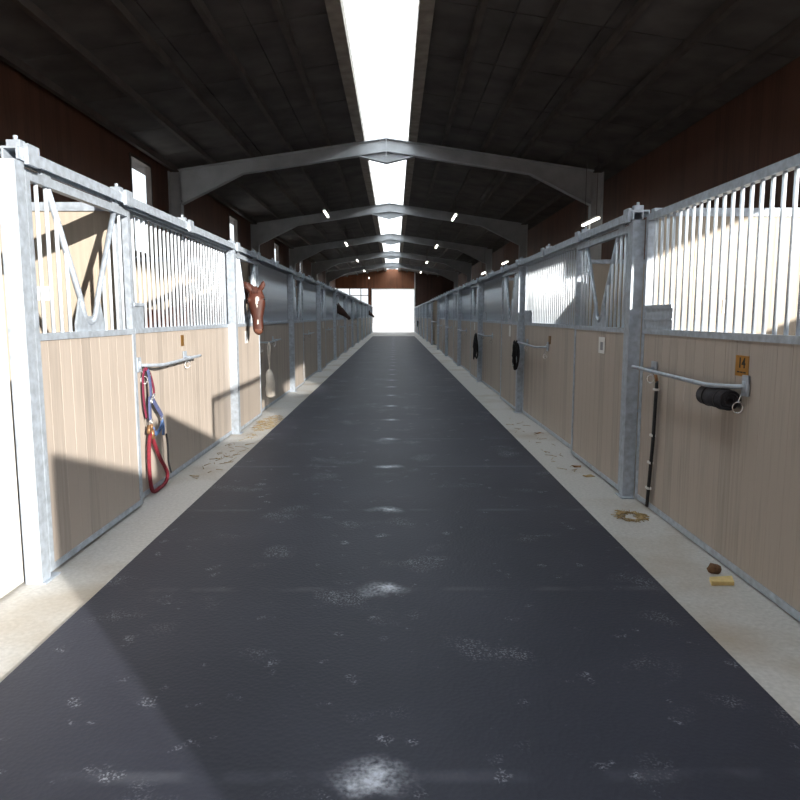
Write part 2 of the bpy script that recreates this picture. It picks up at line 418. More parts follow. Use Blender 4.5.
bm = BM(); gable(-XW - .1, 2.3, 0, YW - .15, YW, bm); struct('wall_light_block', bm, M['red_wood_x'], 'added boarded wall behind the camera that cuts the light')  # unseen wall added to dim the near end, stopping short for the sun

# portal frames
def portal(y, i):
    t = thing('steel_portal_frame', 'grey steel roof portal frame with ridge plate, %s from the camera' % ORD[i], 'roof frame', (XC, y, 0), 'steel portal frames across the aisle')
    xc = 4.77
    for s in (-1, 1):
        top = lambda x: roofz(x) - .125
        def low(x):
            d = .30
            if x > 3.3: d = .30 + .5 * (x - 3.3) / (xc - 3.3)
            return top(x) - d
        xs = [.011, 1.5, 3.3, xc]
        bm = BM()
        prism_y(bm, [(s * x, top(x) - .02) for x in xs] + [(s * x, low(x) + .02) for x in reversed(xs)], -.012, .012)
        prism_y(bm, [(s * x, top(x)) for x in xs] + [(s * x, top(x) - .022) for x in reversed(xs)], -.1, .1)
        prism_y(bm, [(s * x, low(x) + .022) for x in xs] + [(s * x, low(x)) for x in reversed(xs)], -.1, .1)
        obj('rafter', bm, M['frame'], t)
        bm = BM()
        box(bm, s * 4.72, s * 4.74, -.1, .1, 0, low(4.72) + .1); box(bm, s * 4.98, s * 5.0, -.1, .1, 0, roofz(5.0) - .13); box(bm, s * 4.74, s * 4.98, -.012, .012, 0, roofz(5.0) - .14)
        obj('column', bm, M['frame'], t)
    bm = BM(); z = roofz(0) - .125
    box(bm, -.01, .01, -.11, .11, z - .56, z)
    for s in (-1, 1):
        prism_y(bm, [(s * .01, z - .31), (s * .62, roofz(.62) - .43), (s * .01, z - .54)], -.012, .012)
        prism_y(bm, [(s * .01, z - .53), (s * .62, roofz(.62) - .425), (s * .62, roofz(.62) - .445), (s * .01, z - .555)], -.09, .09)
    obj('ridge_plate', bm, M['frame'], t)
for i in range(5): portal(16.2 + 9 * i, i)

# hanging fluorescent lamps
def lamp(label, x, y, z, group):
    t = thing('fluorescent_lamp', label, 'ceiling lamp', (x, y, z), group)
    bm = BM(); box(bm, -.035, .035, -.62, .62, .015, .055); obj('housing', bm, M['white'], t)
    bm = BM(); tube(bm, [(0, -.61, 0), (0, .61, 0)],   .032, 10, r2=.03); obj('diffuser', bm, M['lamp'], t)
    for yy in (-.45, .45):
        bm = BM(); h = roofz(x - XC) - z - .0005; tube(bm, [(0, yy, .06), (0, yy, h)], .006, 5); obj('suspension_wire', bm, M['purlin'], t)
for s, nm in ((-1, 'left'), (1, 'right')):
    for i in range(5 if s < 0 else 4): lamp('lit fluorescent batten in the %s row beside the skylight, %s from the camera' % (nm, ORD[i]), XC + .05 + s * 2.0, 21.8 + 9. * i, 4.56 if s < 0 else 4.46, 'lamps beside the skylight')
for i, y in enumerate((15.6, 27.5, 34.1)): lamp('lit fluorescent batten over the right stalls near the outer wall, %s from the camera' % ORD[i], 4.4, y, 3.5, 'lamps over the right stalls')

# ------------------------------------------------------------------ stall fronts
def cyl_mesh(name, h, r=.0115, seg=8):
    bm = BM(); tube(bm, [(0, 0, 0), (0, 0, h)], r, seg)
    bmesh.ops.recalc_face_normals(bm, faces=bm.faces)
    me = bpy.data.meshes.new(name); bm.to_mesh(me); bm.free(); me.materials.append(M['bar']); return me
FULLBAR = {k: cyl_mesh('bar', 2.16 + TD[k] - SZ1 + .01) for k in (-1, 1)}

def fixed_front(s, L, near, hatch_at_start, hatch_w, hatch_h):
    """one fixed front: origin at floor, y from 0 to L, aisle side towards -s"""
    t = bpy.data.objects.new('barred_partition', None); link(t)
    a = -s
    bm = BM(); boards(bm, .045, L - .045, .05, SZ0 + .004, -a * .04, 0); obj('board_panel', bm, M['wood'], t)
    bm = BM()
    for y0, y1 in ((0, .045), (L - .045, L)): box(bm, -a * .045, a * .006, y0, y1, .01, 2.195 + TD[s])
    box(bm, -a * .045, a * .006, .045, L - .045, .01, .05)
    box(bm, -a * .045, a * .008, .045, L - .045, SZ0, SZ1)
    box(bm, -a * .045, a * .004, .045, L - .045, 2.145 + TD[s], 2.195 + TD[s])
    obj('frame', bm, M['galv'], t)
    n = int(round((L - .09) / .1)); st = (L - .09) / n
    ya, yb = (.045, .045 + hatch_w) if hatch_at_start else (L - .045 - hatch_w, L - .045)
    ps = [(.045 + st * k, (SZ1 + hatch_h - .02) if ya < .045 + st * k < yb else SZ1 - .01) for k in range(1, n)]
    if near:
        for y, z in ps:
            if z > SZ1:
                o = bpy.data.objects.new('bar', SHORT[s])
            else: o = bpy.data.objects.new('bar', FULLBAR[s])
            o.location = (-a * .02, y, z); link(o, t)
    else:
        bm = BM()
        for y, z in ps: tube(bm, [(-a * .02, y, z), (-a * .02, y, 2.155 + TD[s])], .0115, 6)
        obj('grille', bm, M['bar'], t)
    bm = BM(); box(bm, -a * .006, a * .002, ya, yb, SZ1, SZ1 + hatch_h)
    box(bm, -a * .006, a * .012, ya, yb, SZ1 + hatch_h - .025, SZ1 + hatch_h)
    if hatch_w > .3: box(bm, -a * .006, a * .008, ya, yb, SZ1 + hatch_h * .38, SZ1 + hatch_h * .38 + .012)
    obj('feed_hatch', bm, M['galv'], t)
    return t

def door(s, L, near):
    t = bpy.data.objects.new('stall_door', None); link(t)
    a = -s; d0, d1 = a * .03, a * .07
    bm = BM(); boards(bm, .04, L - .04, .055, SZ0 + .004, d0 + a * .003, d1 - a * .004); obj('board_panel', bm, M['wood'], t)
    bm = BM()
    for y0, y1 in ((0, .04), (L - .04, L)): box(bm, d0, d1 + a * .004, y0, y1, .02, 2.14 + TD[s])
    box(bm, d0, d1 + a * .004, .04, L - .04, .02, .055)
    box(bm, d0, d1 + a * .004, .04, L - .04, SZ0, SZ1)
    box(bm, d0, d1 + a * .004, .04, L - .04, 2.09 + TD[s], 2.14 + TD[s])
    obj('frame', bm, M['galv'], t)
    TY = 2.09 + TD[s]
    c = L / 2 + .02; dm = (d0 + d1) / 2; w0 = .1; w1 = .44; zb = 1.45
    pts = [(dm, c - w1, TY), (dm, c - w0 - .02, zb + .06), (dm, c - w0 * .75, zb - .05), (dm, c, zb - .09), (dm, c + w0 * .75, zb - .05), (dm, c + w0 + .02, zb + .06), (dm, c + w1, TY)]
    bm = BM(); tube(bm, [pts[0]] + smooth_path(pts[1:-1], 5) + [pts[-1]], .018, 10); obj('yoke', bm, M['galv'], t)
    bm = BM(); box(bm, dm - .006, dm + .006, c - .2, c + .2, SZ1, zb - .1)
    prism = [(c - .2, zb - .1), (c + .2, zb - .1), (c + .135, zb + .06), (c + .07, zb - .05), (c - .07, zb - .05), (c - .135, zb + .06)]
    va = [bm.verts.new((dm - .006, y, z)) for y, z in prism]; vb = [bm.verts.new((dm + .006, y, z)) for y, z in prism]
    bm.faces.new(va); bm.faces.new(list(reversed(vb)))
    for i in range(6): bm.faces.new((va[i], vb[i], vb[(i + 1) % 6], va[(i + 1) % 6]))
    obj('yoke_plate', bm, M['galv'], t)
    n = int(round((L - .08) / .1)); st = (L - .08) / n; gb = BM()
    for k in range(1, n):
        y = .04 + st * k; q = abs(y - c)
        if q < .19: continue
        zt = TY if q > w1 else zb + .06 + (q - w0 - .02) / (w1 - w0 - .02) * (TY - zb - .06)
        if near:
            bm = BM(); tube(bm, [(dm, y, SZ1 - .01), (dm, y, zt)], .0115, 8); obj('bar', bm, M['bar'], t)
        else: tube(gb, [(dm, y, SZ1 - .01), (dm, y, zt)], .0115, 6)
    if not near: obj('grille', gb, M['bar'], t)
    else: gb.free()
    # hangers that run in the track
    for y in (.22, L - .22):
        bm = BM(); box(bm, d0 + a * .02, d1 + a * .0, y - .05, y + .05, 2.14 + TD[s], 2.19 + TD[s]); obj('hanger', bm, M['galv'], t)
    return t

HATCH = {-1: (.2, .19), 1: (.5, .17)}
SHORT = {k: cyl_mesh('bar', 2.16 + TD[k] - SZ1 - h + .02) for k, (w, h) in HATCH.items()}
LF = AP - 1.42 - .13          # left fixed length
LD, RD = 1.36, 1.50
RF = PP - .1 - RD - .07
NEAR = 4

def rail(s, L):
    """folding blanket rail: wall plate, bar, far bracket, hook rings; y from 0 to L, aisle +a"""
    t = bpy.data.objects.new('blanket_rail', None); link(t); a = -s
    bm = BM(); tube(bm, smooth_path([(a * .01, 0, 0), (a * .05, .06, -.005), (a * .11, .22, -.012), (a * .115, .4, -.01)], 4) + [(a * .11, L - .05, 0), (a * .11, L, 0)], .013, 8); obj('bar', bm, M['galv'], t)
    bm = BM(); box(bm, a * .007, a * .016, -.035, .03, -.05, .06); tube(bm, [(a * .012, 0, -.03), (a * .012, 0, .03)], .016, 8); obj('wall_plate', bm, M['galv'], t)
    bm = BM(); box(bm, a * .007, a * .014, L - .2, L - .1, -.03, .05); tube(bm, [(a * .01, L - .15, 0), (a * .11, L - .15, -.004)], .009, 6); obj('bracket', bm, M['galv'], t)
    for y in (.03, L - .15):
        bm = BM(); c = Vector((a * .03, y, -.075 if y > .5 else -.115)); tube(bm, [c + Vector((a * .022 * math.cos(k * PI / 6), .012 * math.cos(k * PI / 6), .03 * math.sin(k * PI / 6))) for k in range(12)], .004, 6, closed=True)
        tube(bm, [(a * .014, y, -.04), (a * .03, y, -.046 if y > .5 else -.086)], .004, 5); obj('hook_ring', bm, M['chrome'], t)
    return t

def place(o, x, y, z, label, cat, group=None):
    o.location = (x, y, z); tag(o, label, cat, group); return o

for s, nm in ((-1, 'left'), (1, 'right')):
    hw, hh = HATCH[s]
    L, D = (LF, LD) if s < 0 else (RF, RD)
    hs = s < 0
    xs = X(s, 0)
    protoF = {True: fixed_front(s, L, True, hs, hw, hh), False: fixed_front(s, L, False, hs, hw, hh)}
    protoD = {True: door(s, D, True), False: door(s, D, False)}
    protoR = rail(s, 1.28 if s < 0 else 1.42)
    used = set()
    def get(pd, key, idn):
        o = pd[key]
        if idn + str(key) in used: return copy_tree(o)
        used.add(idn + str(key)); return o
    # positions
    if s < 0:
        posts = [A0 + AP * n for n in range(AN + 1)]
        fx = [p + 1.42 + .13 for p in posts[:-1]]
        dr = [p + .05 for p in posts[:-1]]
        part = [p + 1.48 for p in posts[:-1]]
    else:
        posts = [P0 - PP] + [P0 + PP * n for n in range(PN + 1)]
        fx = [p + .1 + RD + .01 for p in posts[:-1]]
        dr = [p + .1 for p in posts[:-1]]
        part = [p + .05 for p in posts]
    side_word = 'in the %s row' % nm
    for i, y in enumerate(fx):
        if s > 0 and i == 6: continue                      # cross passage
        o = get(protoF, i < NEAR, 'F')
        place(o, xs, y, 0, 'boarded stall front panel with barred grille %s, %s from the camera' % (side_word, ORD[i if s < 0 or i < 6 else i - 1]), 'partition', 'fixed stall fronts in the %s row' % nm)
    for i, y in enumerate(dr):
        if s > 0 and i == 0: continue
        if s > 0 and i == 6: continue                      # this doorway stands open
        o = get(protoD, i < NEAR, 'D')
        k = i if s < 0 else (i - 1 if i < 6 else i - 2)
        place(o, xs, y, 0, 'sliding boarded stall door with V-shaped opening %s, %s from the camera' % (side_word, ORD[k]), 'stall door', 'sliding stall doors in the %s row' % nm)
    for i, y in enumerate(posts):
        t = BM(); a = -s
        q0, f0, f1 = (-.075, .0, .09) if s < 0 else (-.02, .0, .088)
        box(t, a * f0, a * f1, q0, q0 + .01, 0, 2.163 + TD[s])
        box(t, a * (f1 - .01), a * f1, q0 + .01, q0 + .085, 0, 2.163 + TD[s])
        box(t, a * f0, a * (f0 + .01), q0 + .01, q0 + .085, 0, 2.163 + TD[s])
        p = obj('stall_post', t, M['galv'], loc=(xs, y, 0))
        tag(p, 'galvanised steel channel post %s, %s from the camera' % ('of the %s stall row' % nm, ORD[i]), 'post', 'posts of the %s stall row' % nm)
        bm = BM(); box(bm, a * .012, a * .11, -.08, .08, 0, .008); obj('foot_plate', bm, M['galv'], p)
    if s < 0:
        for i, y in enumerate(part):
            t = BM(); box(t, -.045, .02, -.065, .063, 0, 2.14); p = obj('stall_stile', t, M['galv'], loc=(xs, y, 0), bevel=.004)
            tag(p, 'galvanised square stile beside a left row door, %s from the camera' % ORD[i], 'stile', 'stiles beside the left row doors')
    # partitions between stalls
    protoP = None
    for i, y in enumerate(part):
        if protoP is None:
            t = bpy.data.objects.new('stall_partition', None); link(t)
            x0, x1 = s * .08, s * (XW - .32 - abs(xs))
            bm = BM(); boards(bm, min(x0, x1), max(x0, x1), .04, 2.15, -.02, .02, wd=.2, axis='x'); obj('board_panel', bm, M['wood_part'], t)
            bm = BM(); box(bm, x0, x1, -.035, .035, 2.14, 2.20); box(bm, x0, x1, -.03, .03, 0, .045); obj('top_channel', bm, M['galv'], t)
            protoP = t; o = t
        else: o = copy_tree(protoP)
        place(o, xs, y, 0, 'pale boarded partition between stalls of the %s row, %s from the camera' % (nm, ORD[i]), 'partition', 'partitions of the %s row' % nm)
    # sliding door track along the row
    y0 = A0 - .06 if s < 0 else P0 - .04; y1 = posts[-1]
    tr = thing('door_track', 'galvanised sliding door track along the top of the %s stall row' % nm, 'track', (xs, 0, 0)); a = -s
    bm = BM()
    box(bm, a * .02, a * .10, y0, y1, 2.215 + TD[s], 2.225 + TD[s]); box(bm, a * .09, a * .10, y0, y1, 2.165 + TD[s], 2.215 + TD[s]); box(bm, a * .02, a * .03, y0, y1, 2.165 + TD[s], 2.215 + TD[s])
    obj('channel', bm, M['galv'], tr)
    k = 0
    for p in (posts[:-1] if s < 0 else posts[1:-1]):
        offs = (.05, 1.30, 2.75) if s < 0 else (.05, 1.45, 3.0)
        for q in offs:
            yy = p + q
            if yy > 34: continue
            bm = BM(); box(bm, -a * .04, a * .10, yy - .05, yy + .05, 2.226 + TD[s], 2.238 + TD[s]); box(bm, -a * .04, -a * .03, yy - .05, yy + .05, 2.196 + TD[s], 2.226 + TD[s]); box(bm, a * .0, a * .07, yy - .025, yy + .025, 2.238 + TD[s], 2.275 + TD[s])
            tube(bm, [(a * .035, yy, 2.275 + TD[s]), (a * .035, yy, 2.30 + TD[s])], .012, 8)
            box(bm, a * .1005, a * .124, yy - .055, yy + .055, 2.15 + TD[s], 2.25 + TD[s])
            obj('bracket', bm, M['galv'], tr)
    # blanket rails
    if s < 0:
        rp = [(f + .08, 1.03) for f in fx[:7]]
    else:
        rp = [(3.55 + PP * i, 1.03) for i in range(6)]
    for i, (y, z) in enumerate(rp):
        o = protoR if i == 0 else copy_tree(protoR)
        place(o, xs, y, z, 'bent galvanised blanket rail on the %s row boards, %s from the camera' % (nm, ORD[i]), 'blanket rail', 'blanket rails on the %s row' % nm)

# solid pale end boarding and the part of the left row beside the camera
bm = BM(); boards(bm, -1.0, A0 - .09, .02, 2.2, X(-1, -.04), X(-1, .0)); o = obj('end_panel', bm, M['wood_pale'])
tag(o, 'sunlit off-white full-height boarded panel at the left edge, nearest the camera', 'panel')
# near end partition on the right, outside the picture
bm = BM(); boards(bm, WR, XW, 0, 2.22, YB - .02, YB + .02, wd=.2, axis='x'); o = obj('stall_partition', bm, M['wood_part'])
tag(o, 'boarded end partition of the right row at the open near end, beside the entrance', 'partition')
# bar across the open doorway on the right
y6 = P0 - PP + PP * 6
bm = BM(); tube(bm, [(WR - .06, y6 + .07, 1.14), (WR - .06, y6 + PP - .03, 1.14)], .022, 8); o = obj('doorway_bar', bm, M['galv'])
tag(o, 'horizontal steel bar across the open dark passage in the right row', 'bar')

# ------------------------------------------------------------------ signs and notices
def plate(label, s, y, z, w, h, m, text=None):
    a = -s; t = thing('number_plate', label, 'sign', (X(s, 0), y, z))
    bm = BM(); box(bm, a * .0005, a * .004, -w / 2, w / 2, -h / 2, h / 2); obj('plate', bm, m, t)
    return t
t = plate('gold number plate reading 14 above the nearest right blanket rail', 1, 3.615, 1.135, .135, .105 * 1.05, M['gold'])
def text_child(body, size, yy, zz, parent, s, name='numeral', m=None):
    cu = bpy.data.curves.new(name, 'FONT'); cu.body = body; cu.size = size; cu.align_x = 'CENTER'; cu.align_y = 'CENTER'; cu.extrude = .0006; cu.offset = .0022
    to = bpy.data.objects.new(name + '_tmp', cu); COL.objects.link(to)
    bpy.context.view_layer.update()
    me = bpy.data.meshes.new_from_object(to.evaluated_get(bpy.context.evaluated_depsgraph_get()))
    COL.objects.unlink(to); bpy.data.objects.remove(to)
    me.materials.clear(); me.materials.append(m or M['ink'])
    o = bpy.data.objects.new(name, me); link(o, parent)
    o.rotation_euler = (PI / 2, 0, PI / 2 if s < 0 else -PI / 2); o.location = (-s * .0046, yy, zz); return o
text_child('14', .075, 0, .014, t, 1)
bm = BM()
for k, (a0, b0) in enumerate(((-.045, -.02), (-.014, .012), (.018, .045))): box(bm, -.004, -.0048, a0, b0, -.037, -.03)
obj('small_print', bm, M['ink'], t)
for lab, s, y, z, w, h in (('small gold plate above the nearest left blanket rail', -1, 6.25, 1.178, .085, .1), ('small dark gold plate above the second right blanket rail', 1, 8.15, 1.115, .12, .1)):
    plate(lab, s, y, z, w, h, M['dull_gold'])
def notice(label, s, y, z, w=.17, h=.14, cov=True):
    a = -s; t = thing('notice', label, 'notice', (X(s, .07), y, z))
    bm = BM(); box(bm, a * .0005, a * .003, -w / 2, w / 2, -h / 2, h / 2); obj('sheet', bm, M['paper'], t)
    if cov:
        bm = BM(); box(bm, a * .003, a * .0036, -w * .25, w * .2, -h * .3, h * .2); obj('print', bm, M['print'], t)
notice('white paper notice with grey print on the nearest visible right door', 1, 5.87, 1.15)
notice('white paper notice on the left door under the chestnut horse', -1, 8.62, 1.135, .16, .15)
for i in range(2, 6): notice('white paper tag on the right row door, %s door from the camera' % ORD[i - 1], 1, P0 + PP * (i - 1) + .75, 1.17, .15, .17, False)
for i in (3, 4): notice('white paper tag on the left row door, %s door from the camera' % ORD[i], -1, A0 + AP * i + .72, 1.17, .14, .17, False)

# ------------------------------------------------------------------ things hanging on the left front
hx = X(-1, .03)
def hp(pts, dx=0): return [(hx + dx, y, z) for y, z in pts]
def ring(bm, c, r, w, tilt=0):
    c = Vector(c); tube(bm, [c + Vector((.3 * r * math.sin(k * PI / 5), r * math.cos(k * PI / 5), r * math.sin(k * PI / 5))) for k in range(10)], w, 6, closed=True)
t = thing('halter', 'blue and burgundy halter hanging from the nearest left blanket rail', 'halter', (0, 0, 0))
bm = BM(); tube(bm, smooth_path(hp([(5.21, 1.0), (5.17, .95), (5.155, .85), (5.165, .72), (5.2, .62)])), .018, 8, r2=.006, up=(1, 0, 0))
tube(bm, smooth_path(hp([(5.21, 1.0), (5.28, .96), (5.335, .88), (5.36, .8), (5.32, .77)], .008)), .018, 8, r2=.006, up=(1, 0, 0)); obj('crown_strap', bm, M['burg'], t)
bm = BM(); tube(bm, smooth_path(hp([(5.21, .99), (5.235, .93), (5.25, .85), (5.25, .78)], .022)), .026, 8, r2=.007, up=(1, 0, 0)); obj('cheek_strap', bm, M['blue'], t)
bm = BM(); tube(bm, smooth_path(hp([(5.245, .78), (5.235, .70), (5.235, .6)], .015)), .028, 8, r2=.008, up=(1, 0, 0))
tube(bm, smooth_path(hp([(5.29, .765), (5.38, .69), (5.48, .61), (5.5, .585)], .015)), .026, 8, r2=.008, up=(1, 0, 0)); obj('noseband', bm, M['blue'], t)
bm = BM(); tube(bm, smooth_path(hp([(5.5, .56), (5.53, .5), (5.52, .43)], .012)), .026, 8, r2=.008, up=(1, 0, 0))
tube(bm, smooth_path(hp([(5.3, .52), (5.36, .47), (5.45, .49), (5.5, .53)], .01)), .02, 8, r2=.008, up=(1, 0, 0)); obj('throat_strap', bm, M['lblue'], t)
for c in ((hx + .024, 5.3, .775), (hx + .024, 5.25, .745), (hx + .015, 5.505, .57), (hx + .02, 5.235, .585), (hx + .02, 5.235, .93)):
    bm = BM(); ring(bm, c, .02, .0055); obj('ring', bm, M['chrome'], t)
bm = BM(); tube(bm, smooth_path(hp([(5.52, .44), (5.545, .35), (5.55, .2), (5.6, .1)], .036)), .008, 6); obj('cord', bm, M['black'], t)
t = thing('lead_rope', 'burgundy lead rope hanging in a long loop below the left halter', 'lead rope', (0, 0, 0))
bm = BM(); tube(bm, smooth_path(hp([(5.235, .5), (5.2, .44), (5.175, .3), (5.185, .12), (5.24, .03), (5.38, .022), (5.52, .03), (5.58, .085), (5.53, .16), (5.43, .25), (5.33, .37), (5.26, .47)], .012), 6), .015, 10); obj('rope', bm, M['red'], t)
bm = BM(); tube(bm, hp([(5.235, .565), (5.235, .52)], .02), .014, 8); tube(bm, hp([(5.245, .52), (5.25, .45)], .02), .02, 8); obj('clip', bm, M['brass'], t)
ring_b = BM(); tube(ring_b, hp([(5.205, .56), (5.18, .5)], .016), .015, 6); obj('snap', ring_b, M['brass'], t)

# cream cloth bag with strap on the second rail
t = thing('cloth_bag', 'cream cloth bag hanging by its strap from the second left blanket rail', 'bag', (-1.80, 9.80, .235))
bm = BM(); rings = []
for z, w, d in ((0, .03, .05), (.02, .075, .1), (.1, .085, .12), (.22, .075, .11), (.32, .065, .1), (.37, .045, .07), (.40, .018, .025)):
    rings.append([(.012 * math.sin(z * 30) + w * .8 * math.cos(k * PI / 7) * (1 + .08 * math.sin(5 * k + z * 40)), d * 1.1 * math.sin(k * PI / 7) * (1 + .08 * math.cos(3 * k + z * 25)), z) for k in range(14)])
loft(bm, rings); obj('pouch', bm, M['cream'], t)
bm = BM(); tube(bm, smooth_path([(0, 0, .38), (-.015, .01, .55), (-.025, .03, .72), (-.01, .05, .79)]), .014, 8, r2=.006); tube(bm, smooth_path([(0, 0, .38), (.0, .03, .55), (.005, .05, .72), (-.01, .05, .79)]), .012, 8, r2=.006); obj('strap', bm, M['cream'], t)

# ------------------------------------------------------------------ things hanging on the right front
t = thing('rolled_pad', 'rolled dark grey fabric pad hanging under the nearest right blanket rail', 'pad', (X(1, .066), 3.596, .948))
bm = BM(); prof = []
for k in range(70):                                            # spiral section swept along the row
    th = k * .32; r = .062 - .045 * k / 70; prof.append((r * math.cos(th), r * math.sin(th), r))
outer = [(x, z) for x, z, r in prof]
ring0, ring1 = [], []
sec = outer + [((r - .006) * x / r, (r - .006) * z / r) for x, z, r in reversed(prof)]
va = [bm.verts.new((x, 0, z)) for x, z in sec]; vb = [bm.verts.new((x, .29, z)) for x, z in sec]
n = len(sec); h = n // 2
for i in range(n):
    f = bm.faces.new((va[i], vb[i], vb[(i + 1) % n], va[(i + 1) % n])); f.smooth = True
for i in range(h - 1):
    bm.faces.new((va[i], va[i + 1], va[n - 2 - i], va[n - 1 - i])); bm.faces.new((vb[i], vb[i + 1], vb[n - 2 - i], vb[n - 1 - i]))
obj('roll', bm, M['charcoal'], t)
for yy in (.07, .215):
    bm = BM()
    c = Vector((0, yy, 0)); tube(bm, [c + Vector(((.0638 - .002 * k * PI / 12) * math.cos(k * PI / 12), 0, (.0638 - .002 * k * PI / 12) * math.sin(k * PI / 12))) for k in range(24)], .002, 6, r2=.011, closed=True, up=(0, 1, 0))
    obj('strap', bm, M['black'], t)
bx_ = X(1, .03)
t = thing('banded_strap', 'black hanging strap with white bands below the nearest right blanket rail', 'strap', (bx_, 4.79, .03))
path = [(0, -.08, .92), (0, -.075, .8), (.0, -.06, .5), (0, -.03, .25), (0, 0, 0)]
bm = BM(); tube(bm, smooth_path(path), .022, 8, r2=.01, up=(1, 0, 0)); obj('webbing', bm, M['black'], t)
for f in (.86, .53, .33, .14):
    q = 0 - .075 * min(1, f * 1.15); bm = BM(); box(bm, -.013, .013, q - .026, q + .026, f - .008, f + .008); obj('band', bm, M['paper'], t)
bm = BM(); tube(bm, [(0, -.08, .91), (-.01, -.08, .965)], .012, 8); obj('clip', bm, M['brass'], t)
def bundle(label, s, y, z, w, h, lx=.1):
    """dark halter bundle: several looped straps"""
    t = thing('halter', label, 'halter', (X(s, lx), y, z))
    bm = BM(); r = random.Random(int(y * 10))
    for k in range(6):
        a = w * (.3 + .4 * r.random()); b = h * (.3 + .18 * r.random()); c = Vector((r.uniform(-.03, .03), r.uniform(-.2, .2) * w, -h * .45 + r.uniform(-.03, .03)))
        tube(bm, [c + Vector((.02 * math.sin(2 * q * PI / 12 + k), a * math.cos(q * PI / 8) * .6, b * math.sin(q * PI / 8))) for q in range(16)], .024, 6, r2=.012, closed=True)
    obj('webbing', bm, M['black'], t)
    bm = BM(); ring(bm, (-s * .03, -w * .1, -h * .75), .025, .007); obj('ring', bm, M['chrome'], t)
bundle('black halter bundle hanging from the second right blanket rail end', 1, 9.62, 1.02, .3, .4, .15)
bundle('black halter bundle hanging from the third right blanket rail end', 1, 14.33, 1.02, .34, .55, .165)
bundle('small dark halter hanging on the far right row near the doorway', 1, P0 + PP * 10 - .3, 1.05, .34, .5, .11)

# white cards on the sunlit partitions inside the nearest stalls
for lab, x, y, z, w, h in (('pale card on the sunlit partition inside the nearest left stall', -2.55, 4.978, 1.56, .17, .1),
                           ('small white label on the sunlit partition inside the nearest right stall', 2.52, 5.198, 1.47, .05, .1)):
    bm = BM(); box(bm, x - w / 2, x + w / 2, y - .004, y, z - h / 2, z + h / 2); o = obj('card', bm, M['white']); tag(o, lab, 'card')

# ------------------------------------------------------------------ debris on the concrete
bm = BM(); box(bm, -.06, .06, -.035, .035, 0, .02)
for v in bm.verts: v.co.x += .3 * v.co.y; v.co.z += (.012 * random.random() if v.co.z > .01 else 0)
o = obj('wood_chip', bm, M['chip'], loc=(1.725, 3.43, .001), bevel=.003); tag(o, 'pale yellow wood chip on the concrete at the right front', 'wood chip')
def blob(name, label, cat, x, y, r, h, m, seed):
    rr = random.Random(seed); bm = BM(); bmesh.ops.create_icosphere(bm, subdivisions=2, radius=1)
    for v in bm.verts:
        k = .85 + .3 * rr.random(); v.co = Vector((v.co.x * r * k, v.co.y * r * k, max(0, (v.co.z + .55) * h * .65 * k)))
    for f in bm.faces: f.smooth = True
    o = obj(name, bm, m, loc=(x, y, .0005)); tag(o, label, cat)
blob('dropping', 'brown dropping beside the pale yellow wood chip', 'dropping', 1.755, 3.58, .035, .05, M['dung'], 3)
def leafy(label, x, y, r, seed, m):
    rr = random.Random(seed); bm = BM(); n = 9
    top = [bm.verts.new((r * math.cos(2 * PI * k / n) * (.7 + .5 * rr.random()), r * .6 * math.sin(2 * PI * k / n) * (.7 + .5 * rr.random()), .004 + .018 * rr.random())) for k in range(n)]
    bot = [bm.verts.new((v.co.x, v.co.y, v.co.z - .003)) for v in top]
    bm.faces.new(top); bm.faces.new(list(reversed(bot)))
    for k in range(n): bm.faces.new((top[k], bot[k], bot[(k + 1) % n], top[(k + 1) % n]))
    o = obj('dry_leaf', bm, m, loc=(x, y, .001)); tag(o, label, 'leaf', 'dry leaves along the right front')
leafy('curled dry leaf below the stile of the second right stall door', 1.70, 6.2, .05, 1, M['leaf'])
leafy('pale dry leaf at the foot of the right door with the printed notice', 1.70, 5.82, .05, 2, M['straw'])
leafy('small dry leaf below the second right blanket rail', 1.73, 8.0, .06, 4, M['leaf'])
rr = random.Random(5)
def straws(name, label, cx, cy, rx, ry, n, ringlike=False, seed=1):
    rr = random.Random(seed); bm = BM()
    for k in range(n):
        th = rr.random() * 2 * PI; q = (.8 + .25 * rr.random()) if ringlike else math.sqrt(rr.random())
        c = Vector((rx * q * math.cos(th), ry * q * math.sin(th), .004 + .006 * rr.random())); d = rr.random() * PI; l = .02 + .035 * rr.random()
        v = Vector((math.cos(d) * l, math.sin(d) * l, .0)); tube(bm, [c - v, c + v + Vector((0, 0, .004))], .0022, 4)
    o = obj(name, bm, M['straw'], loc=(cx, cy, 0)); tag(o, label, 'straw', kind='stuff')
straws('straw', 'yellow straw scattered at the foot of the chestnut horse door', -1.66, 8.85, .15, .7, 150, seed=2)
straws('straw', 'thin straw scattered along the left concrete strip', -1.7, 6.9, .14, 1.2, 50, seed=3)
straws('straw', 'ring of straw and dirt by the nearest right post', 1.655, 4.62, .085, .11, 110, True, seed=4)
straws('straw', 'thin straw scattered along the right concrete strip', 1.6, 7.6, .14, 1.8, 30, seed=6)

